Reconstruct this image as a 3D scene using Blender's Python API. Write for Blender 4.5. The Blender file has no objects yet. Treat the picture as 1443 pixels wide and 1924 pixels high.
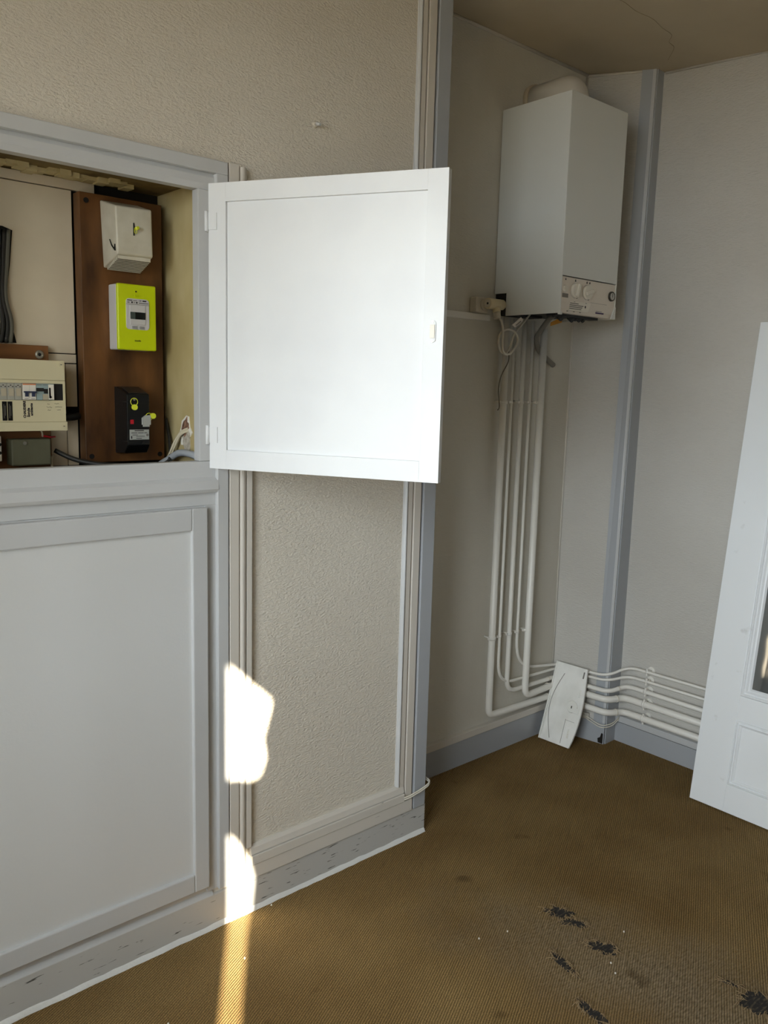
import bpy, bmesh, math, random
from mathutils import Vector, Matrix
random.seed(7)
scn = bpy.context.scene
C = scn.collection

# ------------------------------------------------------------------ camera
cam_d = bpy.data.cameras.new('camera')
cam = bpy.data.objects.new('camera', cam_d); C.objects.link(cam)
rt = Vector((0.7477, -0.6635, 0.0266)); fw = Vector((0.6562, 0.7396, -0.1493))
yaw, pitch, roll = math.radians(41.578), math.radians(8.587), math.radians(1.537)
fw = Vector((math.sin(yaw)*math.cos(pitch), math.cos(yaw)*math.cos(pitch), -math.sin(pitch)))
r0 = Vector((math.cos(yaw), -math.sin(yaw), 0)); u0 = r0.cross(fw)
rt = r0*math.cos(roll)+u0*math.sin(roll); up = -r0*math.sin(roll)+u0*math.cos(roll)
cam.matrix_world = Matrix(((rt.x, up.x, -fw.x, 0), (rt.y, up.y, -fw.y, 0), (rt.z, up.z, -fw.z, 1.5), (0, 0, 0, 1)))
cam_d.sensor_fit = 'VERTICAL'; cam_d.sensor_height = 36.0; cam_d.lens = 1550/1924*36.0
cam_d.clip_start = 0.02
scn.camera = cam

# ------------------------------------------------------------------ light
SUN_HEAD = math.radians(34.5); SUN_ELEV = math.radians(27.7)
world = bpy.data.worlds.new('sky'); scn.world = world; world.use_nodes = True
bg = world.node_tree.nodes['Background']
bg.inputs[0].default_value = (0.87, 0.95, 1.0, 1); bg.inputs[1].default_value = 12.8
sd = bpy.data.lights.new('sun', 'SUN'); sd.energy = 34.0; sd.angle = math.radians(0.53); sd.color = (1.0, 0.90, 0.72)
sun = bpy.data.objects.new('sun', sd); C.objects.link(sun)
dv = Vector((math.sin(SUN_HEAD)*math.cos(SUN_ELEV), math.cos(SUN_HEAD)*math.cos(SUN_ELEV), -math.sin(SUN_ELEV)))
sun.rotation_euler = dv.to_track_quat('-Z', 'Y').to_euler(); sun.location = (-4, -5, 4)
XL = -0.5                      # inner face of the window wall
W1 = (-0.15, 1.20, 0.70, 2.36)   # wide window: y0 y1 z0 z1
W2 = (-1.069, -0.479, 0.95, 2.50)
for i, w in enumerate((W1, W2)):
    pd = bpy.data.lights.new('window_daylight', 'AREA'); pd.shape = 'RECTANGLE'
    pd.size = w[3]-w[2]; pd.size_y = w[1]-w[0]; pd.cycles.is_portal = True
    po = bpy.data.objects.new('window_daylight', pd); C.objects.link(po)
    po.location = (XL-0.26, (w[0]+w[1])/2, (w[2]+w[3])/2); po.rotation_euler = (0, -math.pi/2, 0)
vs = scn.view_settings
vs.view_transform = 'Standard'; vs.look = 'None'; vs.gamma = 1.0; vs.use_curve_mapping = False
vs.exposure = 0.0

# ------------------------------------------------------------------ materials
def lin(c):
    return tuple(((v/255)/12.92 if v/255 <= 0.04045 else ((v/255+0.055)/1.055)**2.4) for v in c)

MATS = {}
def pmat(name, rgb, rough=0.5, metal=0.0, bump=None, var=None, spec=None, coat=0):
    """rgb in 0..255; bump=(strength, (sx,sy,sz), detail, distance); var=(amount, (sx,sy,sz), rgb2)"""
    m = bpy.data.materials.new(name); m.use_nodes = True
    nt = m.node_tree; N = nt.nodes; L = nt.links; b = N['Principled BSDF']
    col = lin(rgb)
    b.inputs['Base Color'].default_value = (*col, 1); b.inputs['Roughness'].default_value = rough
    b.inputs['Metallic'].default_value = metal
    if spec is not None: b.inputs['Specular IOR Level'].default_value = spec
    if coat: b.inputs['Coat Weight'].default_value = coat
    tc = N.new('ShaderNodeTexCoord')
    def noise(sc, det):
        mp = N.new('ShaderNodeMapping'); mp.inputs['Scale'].default_value = sc
        L.new(tc.outputs['Object'], mp.inputs[0])
        n = N.new('ShaderNodeTexNoise'); n.inputs['Scale'].default_value = 1; n.inputs['Detail'].default_value = det
        L.new(mp.outputs[0], n.inputs['Vector']); return n
    if var:
        n = noise(var[1], 4); r = N.new('ShaderNodeValToRGB')
        r.color_ramp.elements[0].position = var[0][0]; r.color_ramp.elements[1].position = var[0][1]
        r.color_ramp.elements[0].color = (*lin(var[2]), 1); r.color_ramp.elements[1].color = (*col, 1)
        L.new(n.outputs['Fac'], r.inputs[0]); L.new(r.outputs[0], b.inputs['Base Color'])
    if bump:
        n = noise(bump[1], bump[2]); bp = N.new('ShaderNodeBump')
        bp.inputs['Strength'].default_value = bump[0]; bp.inputs['Distance'].default_value = bump[3]
        L.new(n.outputs['Fac'], bp.inputs['Height']); L.new(bp.outputs[0], b.inputs['Normal'])
    MATS[name] = m
    return m

paper_a = pmat('wallpaper_front', (222, 215, 201), 0.75, bump=(0.85, (130, 130, 250), 2, 0.0042), var=((0.3, 0.7), (1.5, 1.5, 2.5), (214, 206, 192)))
paper_b = pmat('wallpaper_alcove', (220, 216, 204), 0.7, bump=(0.4, (60, 60, 230), 2, 0.003), var=((0.3, 0.75), (3, 3, 1.2), (205, 200, 188)))
paper_c = pmat('wallpaper_right', (204, 201, 194), 0.65, bump=(0.8, (60, 60, 240), 2, 0.004), var=((0.3, 0.7), (2, 2, 2), (195, 191, 183)))
ceil_m = pmat('ceiling_paint', (206, 194, 172), 0.8, bump=(0.2, (12, 12, 12), 5, 0.003), var=((0.35, 0.7), (1.6, 1.6, 1.6), (190, 177, 153)))
gloss = pmat('white_gloss_paint', (199, 200, 200), 0.32, bump=(0.10, (60, 60, 12), 3, 0.002), var=((0.3, 0.65), (6, 6, 3), (192, 193, 193)))
gloss_h = pmat('white_gloss_paint_rail', (199, 200, 200), 0.32, bump=(0.10, (10, 60, 90), 3, 0.002))
cool = pmat('white_panel_paint', (230, 232, 233), 0.38, bump=(0.08, (60, 60, 60), 3, 0.001), var=((0.3, 0.6), (5, 5, 5), (224, 226, 228)))
leafp = pmat('leaf_paint', (238, 241, 243), 0.35, bump=(0.06, (60, 60, 60), 3, 0.001), var=((0.27, 0.34), (14, 14, 14), (222, 224, 224)))
lowp = pmat('lower_door_paint', (214, 215, 214), 0.42, bump=(0.25, (150, 150, 150), 2, 0.0008))
cream = pmat('strip_paint', (212, 206, 196), 0.4, bump=(0.08, (60, 60, 10), 3, 0.001))
greyp = pmat('grey_paint', (168, 171, 175), 0.4, bump=(0.06, (50, 50, 8), 3, 0.001))
scuff = pmat('scuffed_grey_paint', (194, 193, 189), 0.4, var=((0.315, 0.350), (20, 20, 200), (88, 86, 82)))
scuff_w = pmat('scuffed_white_paint', (214, 209, 200), 0.4, var=((0.27, 0.31), (16, 16, 170), (120, 116, 108)))
sealant = pmat('white_sealant', (226, 226, 222), 0.5, bump=(0.6, (60, 60, 60), 3, 0.004))
pipe_m = pmat('pipe_paint', (238, 235, 227), 0.35, bump=(0.1, (60, 60, 60), 3, 0.001))
boil = pmat('boiler_enamel', (222, 223, 218), 0.3)
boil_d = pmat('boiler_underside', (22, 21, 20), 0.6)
plast = pmat('control_panel_plastic', (226, 216, 202), 0.4)
knobm = pmat('knob_plastic', (232, 226, 212), 0.25)
chrome = pmat('gauge_chrome', (70, 68, 64), 0.25, metal=0.6)
gface = pmat('gauge_face', (190, 186, 178), 0.4)
flap_m = pmat('flap_plastic', (246, 245, 240), 0.45, var=((0.3, 0.6), (14, 14, 9), (230, 229, 222)))
flap_g = pmat('flap_moulding', (236, 235, 228), 0.45)
dark = pmat('dark_slot', (14, 13, 12), 0.7)
beige = pmat('beige_socket', (226, 212, 176), 0.4)
ivory = pmat('ivory_socket', (214, 206, 190), 0.45)
cord_m = pmat('cord_white', (222, 216, 202), 0.4)
wire_m = pmat('wire_grey', (120, 114, 98), 0.5)
hose_m = pmat('hose_grey', (134, 130, 122), 0.5)
orange = pmat('tag_orange', (214, 148, 42), 0.5)
paperm = pmat('paper_tag', (222, 214, 204), 0.6)
ink = pmat('ink', (38, 34, 40), 0.6)
inkp = pmat('ink_purple', (72, 52, 92), 0.6)
inkg = pmat('ink_grey', (126, 120, 112), 0.6)
wood = pmat('stained_board', (120, 78, 38), 0.5, var=((0.34, 0.68), (14, 14, 4.5), (64, 38, 14)), bump=(0.1, (40, 40, 6), 3, 0.001))
wood2 = pmat('stained_batten', (128, 84, 44), 0.55, var=((0.3, 0.7), (3, 8, 30), (96, 58, 26)))
plast_wall = pmat('cupboard_plaster', (208, 194, 150), 0.75, var=((0.35, 0.7), (5, 5, 3), (176, 158, 108)), bump=(0.5, (14, 14, 8), 4, 0.006))
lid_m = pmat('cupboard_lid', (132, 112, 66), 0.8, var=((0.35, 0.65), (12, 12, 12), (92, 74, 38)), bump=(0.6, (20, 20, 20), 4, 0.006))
backp = pmat('cupboard_back_panel', (228, 214, 188), 0.7, var=((0.35, 0.7), (5, 5, 5), (214, 200, 174)))
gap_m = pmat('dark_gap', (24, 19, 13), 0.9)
greybox = pmat('bakelite_grey', (214, 208, 190), 0.45, var=((0.3, 0.65), (18, 18, 18), (196, 189, 168)))
rib_shade = pmat('bakelite_gap_shade', (104, 98, 80), 0.7)  # dark tone standing for shade in the gaps between the ribs
lime = pmat('lime_plastic', (206, 222, 8), 0.35)
meterw = pmat('meter_white', (208, 206, 204), 0.4)
lcd = pmat('meter_display', (14, 18, 14), 0.15)
lcd2 = pmat('meter_display_lit', (72, 82, 78), 0.15)
btn = pmat('meter_button', (150, 150, 148), 0.4)
black = pmat('breaker_black', (14, 14, 14), 0.28)
red = pmat('breaker_red', (190, 26, 40), 0.35)
leverg = pmat('breaker_lever', (176, 178, 172), 0.4)
seal_m = pmat('seal_yellow', (226, 232, 60), 0.35)
unit_m = pmat('unit_beige', (214, 204, 168), 0.42)
fuse_g = pmat('fuse_grey', (168, 166, 154), 0.45)
fuse_b = pmat('fuse_blank', (186, 176, 152), 0.45)
brkw = pmat('module_white', (232, 226, 212), 0.35)
brkb = pmat('module_blue', (54, 60, 84), 0.35)
brko = pmat('module_orange', (224, 140, 92), 0.4)
brkt = pmat('module_teal', (150, 168, 166), 0.4)
steel = pmat('steel', (176, 172, 160), 0.35, metal=0.7)
olive = pmat('olive_box', (104, 102, 80), 0.6, var=((0.3, 0.7), (10, 10, 10), (88, 86, 64)))
cond = pmat('conduit_grey', (176, 180, 184), 0.45)
cab_w = pmat('cable_cream', (206, 196, 170), 0.45)
cab_k = pmat('cable_black', (40, 38, 34), 0.5)
cab_g = pmat('cable_lead', (100, 98, 86), 0.5)
brick_m = pmat('exposed_brick', (150, 112, 90), 0.9, var=((0.4, 0.6), (60, 60, 60), (90, 66, 54)), bump=(1, (60, 60, 60), 3, 0.01))
plaster_w = pmat('chipped_plaster', (232, 228, 216), 0.8, bump=(0.8, (60, 60, 60), 3, 0.006))
hole_m = pmat('grey_mortar', (196, 188, 172), 0.9, bump=(1, (90, 90, 90), 3, 0.005), var=((0.35, 0.6), (70, 70, 70), (160, 150, 134)))
under = pmat('carpet_underlay', (34, 31, 28), 0.9, bump=(0.8, (90, 90, 90), 3, 0.004), var=((0.35, 0.50), (50, 170, 50), (78, 68, 54)))
fibre = pmat('carpet_fibre', (146, 124, 90), 0.9)
concrete = pmat('outside_ground', (112, 98, 72), 0.9)
crackm = pmat('crack_line', (176, 160, 132), 0.9)
rear_m = pmat('rear_panelling', (150, 140, 122), 0.6)
blocker_m = pmat('sun_blocker_grey', (150, 146, 138), 0.9)

def carpet_material():
    m = bpy.data.materials.new('ribbed_carpet'); m.use_nodes = True
    nt = m.node_tree; N = nt.nodes; L = nt.links; b = N['Principled BSDF']
    b.inputs['Roughness'].default_value = 0.95; b.inputs['Specular IOR Level'].default_value = 0.15
    tc = N.new('ShaderNodeTexCoord')
    mp = N.new('ShaderNodeMapping'); mp.inputs['Rotation'].default_value = (0, 0, math.radians(63.0))
    L.new(tc.outputs['Object'], mp.inputs[0])
    wv = N.new('ShaderNodeTexWave'); wv.wave_type = 'BANDS'; wv.bands_direction = 'X'
    wv.inputs['Scale'].default_value = 50; wv.inputs['Distortion'].default_value = 0.6; wv.inputs['Detail'].default_value = 1.5
    wv.inputs['Detail Scale'].default_value = 1.2
    L.new(mp.outputs[0], wv.inputs['Vector'])
    def noise(scale, det):
        n = N.new('ShaderNodeTexNoise'); n.inputs['Scale'].default_value = scale; n.inputs['Detail'].default_value = det
        L.new(tc.outputs['Object'], n.inputs['Vector']); return n
    def ramp(src, p0, p1, c0, c1):
        r = N.new('ShaderNodeValToRGB'); e = r.color_ramp.elements
        e[0].position = p0; e[1].position = p1; e[0].color = (*c0, 1); e[1].color = (*c1, 1)
        L.new(src, r.inputs[0]); return r
    def mix(f, a, bb, mode='MIX'):
        x = N.new('ShaderNodeMix'); x.data_type = 'RGBA'; x.blend_type = mode
        if isinstance(f, float): x.inputs[0].default_value = f
        else: L.new(f, x.inputs[0])
        L.new(a, x.inputs[6]); L.new(bb, x.inputs[7]); return x
    big = noise(2.6, 6); base = ramp(big.outputs['Fac'], 0.32, 0.68, lin((140, 112, 68)), lin((166, 138, 90)))
    ribs = ramp(wv.outputs['Fac'], 0.1, 0.8, (0.52, 0.52, 0.52), (1, 1, 1))
    c1 = mix(1.0, base.outputs[0], ribs.outputs[0], 'MULTIPLY')
    fine = noise(260, 2); fr = ramp(fine.outputs['Fac'], 0.3, 0.75, (0.62, 0.62, 0.62), (1.25, 1.25, 1.25))
    c2 = mix(1.0, c1.outputs[2], fr.outputs[0], 'MULTIPLY')
    # worn track where the pile is scraped away
    sep = N.new('ShaderNodeMapping'); sep.vector_type = 'TEXTURE'
    sep.inputs['Location'].default_value = (1.84, 0.95, 0); sep.inputs['Rotation'].default_value = (0, 0, math.radians(-70))
    sep.inputs['Scale'].default_value = (0.62, 0.24, 1)
    L.new(tc.outputs['Object'], sep.inputs[0])
    ln = N.new('ShaderNodeVectorMath'); ln.operation = 'LENGTH'; L.new(sep.outputs[0], ln.inputs[0])
    wn = noise(7, 5); ad = N.new('ShaderNodeMath'); ad.operation = 'MULTIPLY_ADD'; ad.inputs[1].default_value = 1.1; sb_ = N.new('ShaderNodeMath'); sb_.operation = 'MULTIPLY_ADD'; sb_.inputs[1].default_value = 0.9; sb_.inputs[2].default_value = -0.60; L.new(ad.outputs[0], sb_.inputs[0])
    L.new(wn.outputs['Fac'], ad.inputs[0]); L.new(ln.outputs['Value'], ad.inputs[2])
    wf = ramp(sb_.outputs[0], 0.0, 1.0, (1, 1, 1), (0, 0, 0))
    scr = N.new('ShaderNodeMapping'); scr.inputs['Scale'].default_value = (60, 220, 60); scr.inputs['Rotation'].default_value = (0, 0, 0.5)
    L.new(tc.outputs['Object'], scr.inputs[0]); sn = N.new('ShaderNodeTexNoise'); sn.inputs['Scale'].default_value = 1; sn.inputs['Detail'].default_value = 3
    L.new(scr.outputs[0], sn.inputs['Vector'])
    wc = ramp(sn.outputs['Fac'], 0.3, 0.75, lin((92, 80, 60)), lin((160, 142, 116)))
    fm = N.new('ShaderNodeMath'); fm.operation = 'MULTIPLY'; fm.inputs[1].default_value = 0.8; L.new(wf.outputs[0], fm.inputs[0])
    c3 = mix(fm.outputs[0], c2.outputs[2], wc.outputs[0])
    # small dark stains
    vn = noise(6.5, 2); st = ramp(vn.outputs['Fac'], 0.70, 0.76, (1, 1, 1), (0.62, 0.6, 0.56))
    c4 = mix(1.0, c3.outputs[2], st.outputs[0], 'MULTIPLY')
    L.new(c4.outputs[2], b.inputs['Base Color'])
    bp = N.new('ShaderNodeBump'); bp.inputs['Strength'].default_value = 0.7; bp.inputs['Distance'].default_value = 0.003
    sm = N.new('ShaderNodeMath'); sm.operation = 'MULTIPLY_ADD'; sm.inputs[1].default_value = 0.6
    L.new(fine.outputs['Fac'], sm.inputs[0]); L.new(wv.outputs['Fac'], sm.inputs[2])
    L.new(sm.outputs[0], bp.inputs['Height']); L.new(bp.outputs[0], b.inputs['Normal'])
    return m
carpet = carpet_material()

def glass_material():
    m = bpy.data.materials.new('door_glass'); m.use_nodes = True
    nt = m.node_tree; N = nt.nodes; L = nt.links; b = N['Principled BSDF']
    b.inputs['Base Color'].default_value = (*lin((78, 84, 86)), 1); b.inputs['Roughness'].default_value = 0.04
    gl = N.new('ShaderNodeBsdfGlossy'); gl.inputs['Roughness'].default_value = 0.03
    mx = N.new('ShaderNodeMixShader'); mx.inputs[0].default_value = 0.16
    L.new(b.outputs[0], mx.inputs[1]); L.new(gl.outputs[0], mx.inputs[2])
    L.new(mx.outputs[0], N['Material Output'].inputs[0]); return m
glass = glass_material()

# ------------------------------------------------------------------ mesh helpers
class B:
    def __init__(s): s.bm = bmesh.new(); s.smooth = []
    def face(s, vs, smooth=False):
        try:
            f = s.bm.faces.new(vs); f.smooth = smooth; return f
        except ValueError: return None
    def hexa(s, p):
        v = [s.bm.verts.new(q) for q in p]
        for q in ((0, 3, 2, 1), (4, 5, 6, 7), (0, 1, 5, 4), (1, 2, 6, 5), (2, 3, 7, 6), (3, 0, 4, 7)): s.face([v[i] for i in q])
        return s
    def box(s, x0, x1, y0, y1, z0, z1):
        return s.hexa([(x0, y0, z0), (x1, y0, z0), (x1, y1, z0), (x0, y1, z0), (x0, y0, z1), (x1, y0, z1), (x1, y1, z1), (x0, y1, z1)])
    def prism(s, poly, axis, a, b):
        """poly of 2-d points; axis x: (y,z), y: (x,z), z: (x,y)"""
        def mk(p, t):
            return {'x': (t, p[0], p[1]), 'y': (p[0], t, p[1]), 'z': (p[0], p[1], t)}[axis]
        v0 = [s.bm.verts.new(mk(p, a)) for p in poly]; v1 = [s.bm.verts.new(mk(p, b)) for p in poly]
        n = len(poly); s.face(v0); s.face(v1[::-1])
        for i in range(n): s.face([v0[i], v1[i], v1[(i+1) % n], v0[(i+1) % n]])
        return s
    def tube(s, pts, r, seg=14, caps=True):
        pts = [Vector(p) for p in pts]; n = len(pts); rings = []
        rr = r if isinstance(r, (list, tuple)) else [r]*n
        t0 = (pts[1]-pts[0]).normalized()
        ref = Vector((0, 0, 1)) if abs(t0.z) < 0.9 else Vector((1, 0, 0))
        nrm = (ref - t0*ref.dot(t0)).normalized()
        for i in range(n):
            if i == 0: t = t0
            elif i == n-1: t = (pts[i]-pts[i-1]).normalized()
            else: t = ((pts[i+1]-pts[i]).normalized()+(pts[i]-pts[i-1]).normalized()).normalized()
            nrm = (nrm - t*nrm.dot(t)).normalized(); bn = t.cross(nrm)
            rings.append([s.bm.verts.new(pts[i]+(nrm*math.cos(2*math.pi*k/seg)+bn*math.sin(2*math.pi*k/seg))*rr[i]) for k in range(seg)])
        for i in range(n-1):
            for k in range(seg): s.face([rings[i][k], rings[i][(k+1) % seg], rings[i+1][(k+1) % seg], rings[i+1][k]], True)
        if caps: s.face(rings[0][::-1]); s.face(rings[-1])
        return s
    def cyl(s, p0, p1, r, seg=20): return s.tube([p0, p1], r, seg)

def smooth_path(pts, k=6):
    P = [Vector(p) for p in pts]; P = [P[0]*2-P[1]]+P+[P[-1]*2-P[-2]]; out = []
    for i in range(1, len(P)-2):
        a, b, c, d = P[i-1:i+3]
        for j in range(k):
            t = j/k
            out.append(0.5*((2*b)+(c-a)*t+(2*a-5*b+4*c-d)*t*t+(3*b-a-3*c+d)*t**3))
    out.append(P[-2]); return out

def rounded(pts, r, k=7):
    P = [Vector(p) for p in pts]; out = [P[0]]
    rs = r if isinstance(r, (list, tuple)) else [r]*(len(P)-2)
    for i in range(1, len(P)-1):
        a = (P[i-1]-P[i]); b = (P[i+1]-P[i]); q = min(rs[i-1], a.length*0.48, b.length*0.48)
        s = P[i]+a.normalized()*q; e = P[i]+b.normalized()*q
        for j in range(k+1):
            t = j/k; out.append(s*(1-t)**2+P[i]*2*t*(1-t)+e*t*t)
    out.append(P[-1]); return out

ROOT = {}
def thing(name, loc, label=None, cat=None, group=None, matrix=None):
    o = bpy.data.objects.new(name, None); C.objects.link(o); o.empty_display_size = 0.05
    if matrix is not None: o.matrix_world = matrix; ROOT[o.name] = Vector((0, 0, 0))
    else: o.location = loc; ROOT[o.name] = Vector(loc)
    return tag(o, label, cat, group)
def tag(o, label=None, cat=None, group=None, kind=None):
    if label: o['label'] = label
    if cat: o['category'] = cat
    if group: o['group'] = group
    if kind: o['kind'] = kind
    return o
def obj(name, b, mat, parent=None, bevel=0.0, seg=2, matrix=None):
    bm = b.bm
    bmesh.ops.recalc_face_normals(bm, faces=bm.faces[:])
    if bevel:
        es = [e for e in bm.edges if len(e.link_faces) == 2 and e.calc_face_angle(0) > 0.6]
        bmesh.ops.bevel(bm, geom=es, offset=bevel, segments=seg, profile=0.5, affect='EDGES', clamp_overlap=True)
    off = ROOT[parent.name] if parent is not None else Vector((0, 0, 0))
    if matrix is None and parent is not None and off.length: bmesh.ops.translate(bm, verts=bm.verts[:], vec=-off)
    if parent is None and matrix is None:            # own origin at the base centre
        xs = [v.co for v in bm.verts]
        off = Vector(((min(v.x for v in xs)+max(v.x for v in xs))/2, (min(v.y for v in xs)+max(v.y for v in xs))/2, min(v.z for v in xs)))
        bmesh.ops.translate(bm, verts=bm.verts[:], vec=-off)
    me = bpy.data.meshes.new(name); bm.to_mesh(me); bm.free(); me.materials.append(mat)
    o = bpy.data.objects.new(name, me); C.objects.link(o)
    if parent is not None: o.parent = parent; ROOT[o.name] = off if matrix is None else Vector((0, 0, 0))
    else: o.location = off; ROOT[o.name] = off
    if matrix is not None: o.matrix_local = matrix; ROOT[o.name] = Vector((0, 0, 0))
    return o
def struct(name, b, mat, bevel=0.0, parent=None):
    o = obj(name, b, mat, parent, bevel)
    if parent is None: o['kind'] = 'structure'
    return o
def bx(*a): return B().box(*a)
def text(name, s, size, fn, mat, parent, align='LEFT', depth=0.0004):
    """flat lettering: fn maps (u, v, w) of the text plane to a point"""
    cu = bpy.data.curves.new('lettering', 'FONT'); cu.body = s; cu.size = size; cu.align_x = align; cu.extrude = depth; cu.resolution_u = 2; cu.offset = 0.00035 if name == 'handwriting' else 0
    t = bpy.data.objects.new('lettering', cu); C.objects.link(t)
    me = bpy.data.meshes.new_from_object(t.evaluated_get(bpy.context.evaluated_depsgraph_get()))
    bpy.data.objects.remove(t); b = B(); b.bm.from_mesh(me); bpy.data.meshes.remove(me)
    for v in b.bm.verts: v.co = Vector(fn(v.co.x, v.co.y, v.co.z))
    return obj(name, b, mat, parent)

# ------------------------------------------------------------------ setting
ZT = 2.86
fl_ = obj('floor', bx(XL-0.02, 3.14, -4.5, 2.2, -0.12, 0.0), carpet, matrix=Matrix.Identity(4)); fl_['kind'] = 'structure'
def ceil_z(y): return 2.765-0.080*(2.143-max(y, 0.4))
cb = B()
ys = [2.22, 1.3, 0.4, -4.6]
for i in range(3):
    a, b_ = ys[i], ys[i+1]; za, zb = ceil_z(a), ceil_z(b_)
    cb.hexa([(XL-0.3, b_, zb), (3.2, b_, zb), (3.2, a, za), (XL-0.3, a, za), (XL-0.3, b_, zb+0.15), (3.2, b_, zb+0.15), (3.2, a, za+0.15), (XL-0.3, a, za+0.15)])
ceiling = struct('ceiling', cb, ceil_m)
YW = 1.872
wb = B()
wb.box(XL-0.25, 0.40, YW, 2.25, 0, 2.74); wb.box(0.40, 1.062, YW, 2.25, 2.02, 2.74)
wb.box(1.062, 1.868, YW, 2.25, 0, 2.74); wb.box(0.40, 1.062, 2.18, 2.25, 0, 2.02); wb.box(0.40, 1.062, YW, 2.18, 0, 0.12)
wall_front = struct('wall_front', wb, paper_a)
wall_back = struct('wall_back', bx(1.868, 3.14, 2.143, 2.25, 0, 2.765), paper_b)
def c1(s, z, off=0.0):                       # face of the projecting corner, s=0 inner corner .. 1 outer edge
    t = z/2.77
    x = 2.932+(2.980+(3.024-2.980)*t-2.932)*s; y = 2.143+(1.883-2.143)*s
    return Vector((x-off, y-off*0.15, z))
def c1slab(s0, s1, z0, z1, d0, d1):
    b = B(); p = []
    for z in (z0, z1): p += [c1(s0, z, d1), c1(s1, z, d1), c1(s1, z, d0), c1(s0, z, d0)]
    return b.hexa(p)
wc = B(); p = []
for z in (0, 2.77): p += [c1(0, z), c1(1, z), Vector((3.14, 1.886, z)), Vector((3.14, 2.143, z))]
wall_corner = struct('wall_corner', wc.hexa(p), paper_c)
wall_right = struct('wall_right', bx(3.068, 3.14, -4.5, 1.886, 0, 2.742), paper_c)
CRACK = [(2.30, 1.650, 2.724), (2.40, 1.636, 2.7235), (2.49, 1.644, 2.724), (2.575, 1.636, 2.7235), (2.66, 1.652, 2.725), (2.736, 1.659, 2.7255), (2.79, 1.70, 2.7285), (2.85, 1.715, 2.7297), (2.95, 1.796, 2.736)]
pt = B().prism([(1.713, 2.024), (1.30, 2.008), (1.30, 0.9), (1.712, 0.9)], 'x', 3.0668, 3.0682)
obj('wallpaper_patch', pt, paper_c, wall_right)
obj('ceiling_crack', B().tube(smooth_path(CRACK, 5), 0.0008, 5), crackm, ceiling)
wall_rear = struct('wall_rear', bx(XL-0.25, 3.14, -4.65, -4.5, 0, 2.62), rear_m)
wl = B()
def wl_box(y0, y1, z0, z1): wl.box(XL-0.25, XL, y0, y1, z0, z1)
wl_box(-4.5, W2[0], 0, 2.62); wl_box(W2[0], W2[1], 0, W2[2]); wl_box(W2[0], W2[1], W2[3], 2.62); wl_box(W2[1], W1[0], 0, 2.62)
wl_box(W1[0], W1[1], 0, W1[2]); wl_box(W1[0], W1[1], W1[3], 2.62); wl_box(W1[1], 1.872, 0, 2.62)
wall_left = struct('wall_left', wl, paper_a)
for i, w in enumerate((W1, W2)):
    t = thing('window_%d' % (i+1), (XL-0.2, (w[0]+w[1])/2, w[2])); t['kind'] = 'structure'
    y0, y1, z0, z1 = w; d = 0.035 if i == 0 else 0.012
    for nm, bb in (('window_frame', bx(XL-0.24, XL-0.19, y0, y0+d, z0, z1)), ('window_frame', bx(XL-0.24, XL-0.19, y1-d, y1, z0, z1)),
                   ('window_frame', bx(XL-0.24, XL-0.19, y0, y1, z1-0.04, z1)), ('window_sill', bx(XL-0.26, XL+0.02, y0, y1, z0-0.02, z0+0.015))):
        obj(nm, bb, gloss, t)
    if i == 0: obj('window_mullion', bx(XL-0.24, XL-0.19, (y0+y1)/2-0.02, (y0+y1)/2+0.02, z0, z1), gloss, t)
# unseen curtain, added and cut out to shape the patch of sun
cu = B(); poly = []
edge = [(-0.560, 0.0), (-0.562, 0.9), (-0.564, 1.5), (-0.587, 1.66), (-0.562, 1.705), (-0.502, 1.742), (-0.452, 1.752), (-0.422, 1.80), (-0.422, 1.87), (-0.460, 1.902),
        (-0.502, 1.925), (-0.572, 1.95), (-0.617, 1.99), (-0.642, 2.05), (-0.627, 2.10), (-0.662, 2.20), (-0.677, 2.27), (-0.662, 2.32), (-0.582, 2.342), (-0.522, 2.355), (-0.482, 2.37), (-0.382, 2.38), (-0.382, 2.52), (-1.082, 2.52), (-1.082, 0.0)]
obj('window_curtain', cu.prism(edge, 'x', XL+0.004, XL+0.010), cord_m)  # added unseen curtain, there only to shape the sun patch
o = bpy.data.objects['window_curtain']; tag(o, 'added curtain out of view, edge cut to shape the sun patch', 'curtain')
struct('ground', bx(-40, 30, -40, 30, -3.2, -3.0), concrete)
struct('added_sun_blocker', bx(-8.2, -6.2, -8.40, -6.4, -3.0, 9.0), blocker_m)  # unseen tower added to keep direct sun out of the wide window

# skirting boards
bf = struct('baseboard_front', bx(XL, 1.876, 1.863, 1.90, 0, 0.100), scuff, 0.002)
obj('chamfer', B().prism([(1.863, 0.100), (1.872, 0.116), (1.90, 0.116), (1.90, 0.100)], 'x', XL, 1.06), gloss_h, bf)
sb = B(); n = 60; prev = None
for i in range(n+1):                          # wobbly bead of sealant at the carpet edge
    x = 0.30+(1.874-0.30)*i/n; h = 0.011+0.004*random.random(); d = 0.007+0.003*random.random()
    ring = [sb.bm.verts.new(q) for q in ((x, 1.864-d, 0), (x, 1.864-d*0.55, h*0.75), (x, 1.8625, h))]
    if prev:
        for k in range(2): sb.face([prev[k], prev[k+1], ring[k+1], ring[k]], True)
    prev = ring
obj('sealant_bead', sb, sealant, bf)
bb_ = struct('baseboard_back', bx(1.87, 2.932, 2.127, 2.15, 0, 0.105), greyp)
obj('cap_strip', bx(1.87, 2.932, 2.122, 2.15, 0.107, 0.136), cream, bb_, 0.002)
bc = struct('baseboard_corner', c1slab(0.0, 1.0, 0, 0.092, 0, 0.010), greyp)
obj('cap_strip', c1slab(0.0, 0.72, 0.094, 0.12, 0, 0.012), cream, bc)
br = struct('baseboard_right', bx(3.052, 3.08, -4.5, 1.884, 0, 0.086), greyp)
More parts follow.
